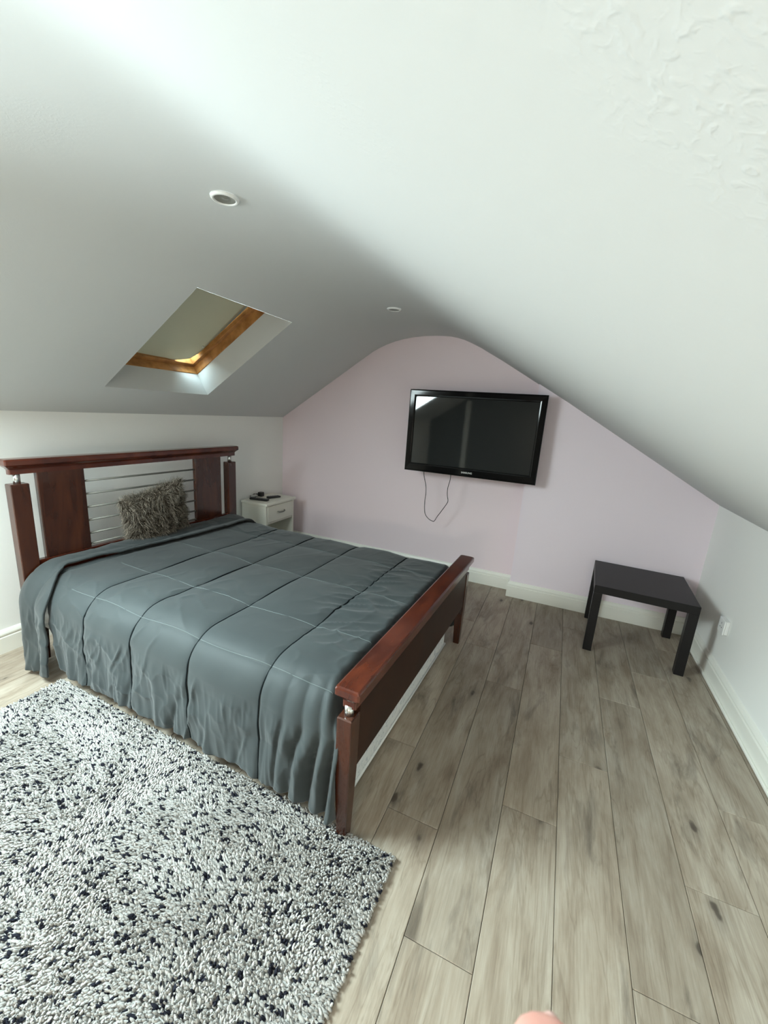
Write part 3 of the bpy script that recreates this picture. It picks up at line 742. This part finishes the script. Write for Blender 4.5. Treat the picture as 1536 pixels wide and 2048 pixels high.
tcv = bpy.data.curves.new('t', 'FONT'); tcv.body = 'SAMSUNG'; tcv.size = .0185; tcv.align_x = 'CENTER'; tcv.align_y = 'CENTER'; tcv.extrude = .0006; tcv.space_character = 1.02; tcv.offset = .0004
to = bpy.data.objects.new('t', tcv); col.objects.link(to); bpy.context.view_layer.update()
tm = bpy.data.meshes.new_from_object(to.evaluated_get(bpy.context.evaluated_depsgraph_get())); bpy.data.objects.remove(to)
lt = link('lettering', tm, M_letter, tv); lt.location = (.003, -.0004, -.2905); lt.rotation_euler = (PI / 2, 0, 0)
cable = [(-.362, .055, -.312), (-.360, .060, -.36), (-.340, .070, -.44), (-.335, .078, -.51), (-.338, .080, -.57), (-.335, .08, -.645), (-.322, .080, -.695), (-.290, .080, -.728), (-.255, .080, -.742), (-.238, .080, -.737),
         (-.220, .08, -.700), (-.190, .080, -.65), (-.148, .080, -.575), (-.140, .080, -.545), (-.150, .078, -.50), (-.150, .07, -.44), (-.136, .062, -.37), (-.134, .055, -.312)]
tube('power_cable', smooth_path(cable, 5), .0028, M_black, tv, 8)

# ------------------------------------------------------------------ side table
tb = tag(empty('side_table', (3.2292, -.4773, 0), -.0541), 'square black low side table with thick legs in the far right corner', 'table')
h_ = .275
box('table_top', (-h_, -h_, .400), (h_, h_, .450), M_black_lam, tb, .0025)
for sx_ in (-1, 1):
    for sy_ in (-1, 1):
        a = (min(sx_ * h_, sx_ * (h_ - .05)), min(sy_ * h_, sy_ * (h_ - .05)), 0); box('leg', a, (a[0] + .05, a[1] + .05, .4005), M_black_lam, tb, .002)

# ------------------------------------------------------------------ wall socket
so_ = tag(empty('wall_socket', (W, -.735, .358)), 'small white electrical socket low on the right knee wall beside the black table', 'socket')
box('back_box', (-.018, -.041, -.041), (0.0, .041, .041), M_socket, so_, .004)
box('face_plate', (-.026, -.0425, -.0425), (-.0175, .0425, .0425), M_socket, so_, .004)
for dy, dz, a, b in ((0, .016, .004, .010), (-.011, -.008, .010, .0035), (.011, -.008, .010, .0035)):
    box('pin_slot', (-.0266, dy - a / 2, dz - b / 2), (-.0258, dy + a / 2, dz + b / 2), M_black, so_, 0)

# ------------------------------------------------------------------ downlights
for i, (x, y) in enumerate(((1.512, -2.325), (1.514, -.892))):
    lab = ('round white recessed ceiling downlight nearer the camera, above the skylight', 'round white recessed ceiling downlight farther away, near the lilac gable wall')[i]
    d_o = tag(empty('downlight', (x, y, 2.0462)), lab, 'downlight', 'downlights along the ridge')
    lathe('bezel', [(.035, -.0015), (.033, -.003), (.033, -.006), (.036, -.0085), (.040, -.0085), (.044, -.005), (.0455, .0)], M_socket, d_o, 40)
    lathe('lamp', [(.0335, -.0055), (.028, -.0032), (.020, -.0012), (.012, -.0014), (.006, -.003), (.0005, -.0045)], M_lampglass, d_o, 32)

# ------------------------------------------------------------------ photographer's fingertip at the bottom edge
tip = CAM + (CF + CR * ((1090 - 768) / 827.64) + CU * ((1024 - 2024) / 827.64)) * .100
def HP(r, u, f): return tip + CR * r + CU * u + CF * f
hv = []; he = []; hr = []
def chain(pts_, start=None):
    prev = start
    for p, r in pts_:
        hv.append(HP(*p)); hr.append(r); i = len(hv) - 1
        if prev is not None: he.append((prev, i))
        prev = i
    return prev
root_i = chain([((-.012, -.085, -.030), .016)])
chain([((.000, -.064, -.018), .0098), ((.004, -.044, -.008), .0092), ((.002, -.024, -.002), .0092), ((.0, -.0105, 0), .0092), ((-.0005, -.0065, 0), .0085)], root_i)
chain([((-.022, -.062, -.014), .0092), ((-.026, -.040, .000), .0080), ((-.026, -.042, .018), .0074), ((-.026, -.056, .026), .0062)], root_i)
chain([((-.040, -.066, -.012), .0088), ((-.045, -.048, .002), .0078), ((-.045, -.052, .020), .0072), ((-.044, -.064, .026), .0060)], root_i)
chain([((-.054, -.076, -.012), .0080), ((-.060, -.062, .000), .0068), ((-.060, -.066, .014), .0062), ((-.058, -.076, .018), .0052)], root_i)
pm_ = chain([((-.034, -.100, -.030), .017)], root_i)
chain([((.012, -.098, -.020), .0100), ((.026, -.082, -.006), .0088), ((.032, -.066, .006), .0078), ((.034, -.054, .012), .0062)], root_i)
chain([((-.034, -.128, -.040), .021), ((-.034, -.160, -.060), .023), ((-.036, -.23, -.11), .029)], pm_)
hme = bpy.data.meshes.new('hand'); hme.from_pydata([tuple(v) for v in hv], he, []); hand = link('hand', hme, M_skin)
tag(hand, 'blurred pink fingertip of the photographer at the bottom edge of the picture', 'hand')
sk = hand.modifiers.new('skin', 'SKIN'); sk.use_smooth_shade = True
for i, r in enumerate(hr): hme.skin_vertices[0].data[i].radius = (r, r)
hme.skin_vertices[0].data[0].use_root = True
ss = hand.modifiers.new('sub', 'SUBSURF'); ss.levels = 2; ss.render_levels = 2
bm = bmesh.new(); bmesh.ops.create_uvsphere(bm, u_segments=16, v_segments=8, radius=1)
nail_c = HP(.0042, -.0150, .0072)
for v in bm.verts: v.co = nail_c + CR * (v.co.x * .0034) + CU * (v.co.y * .0058) + (CF) * (v.co.z * .0030)
link('nail', bm_mesh(bm, 'nail', True), M_nail, hand)
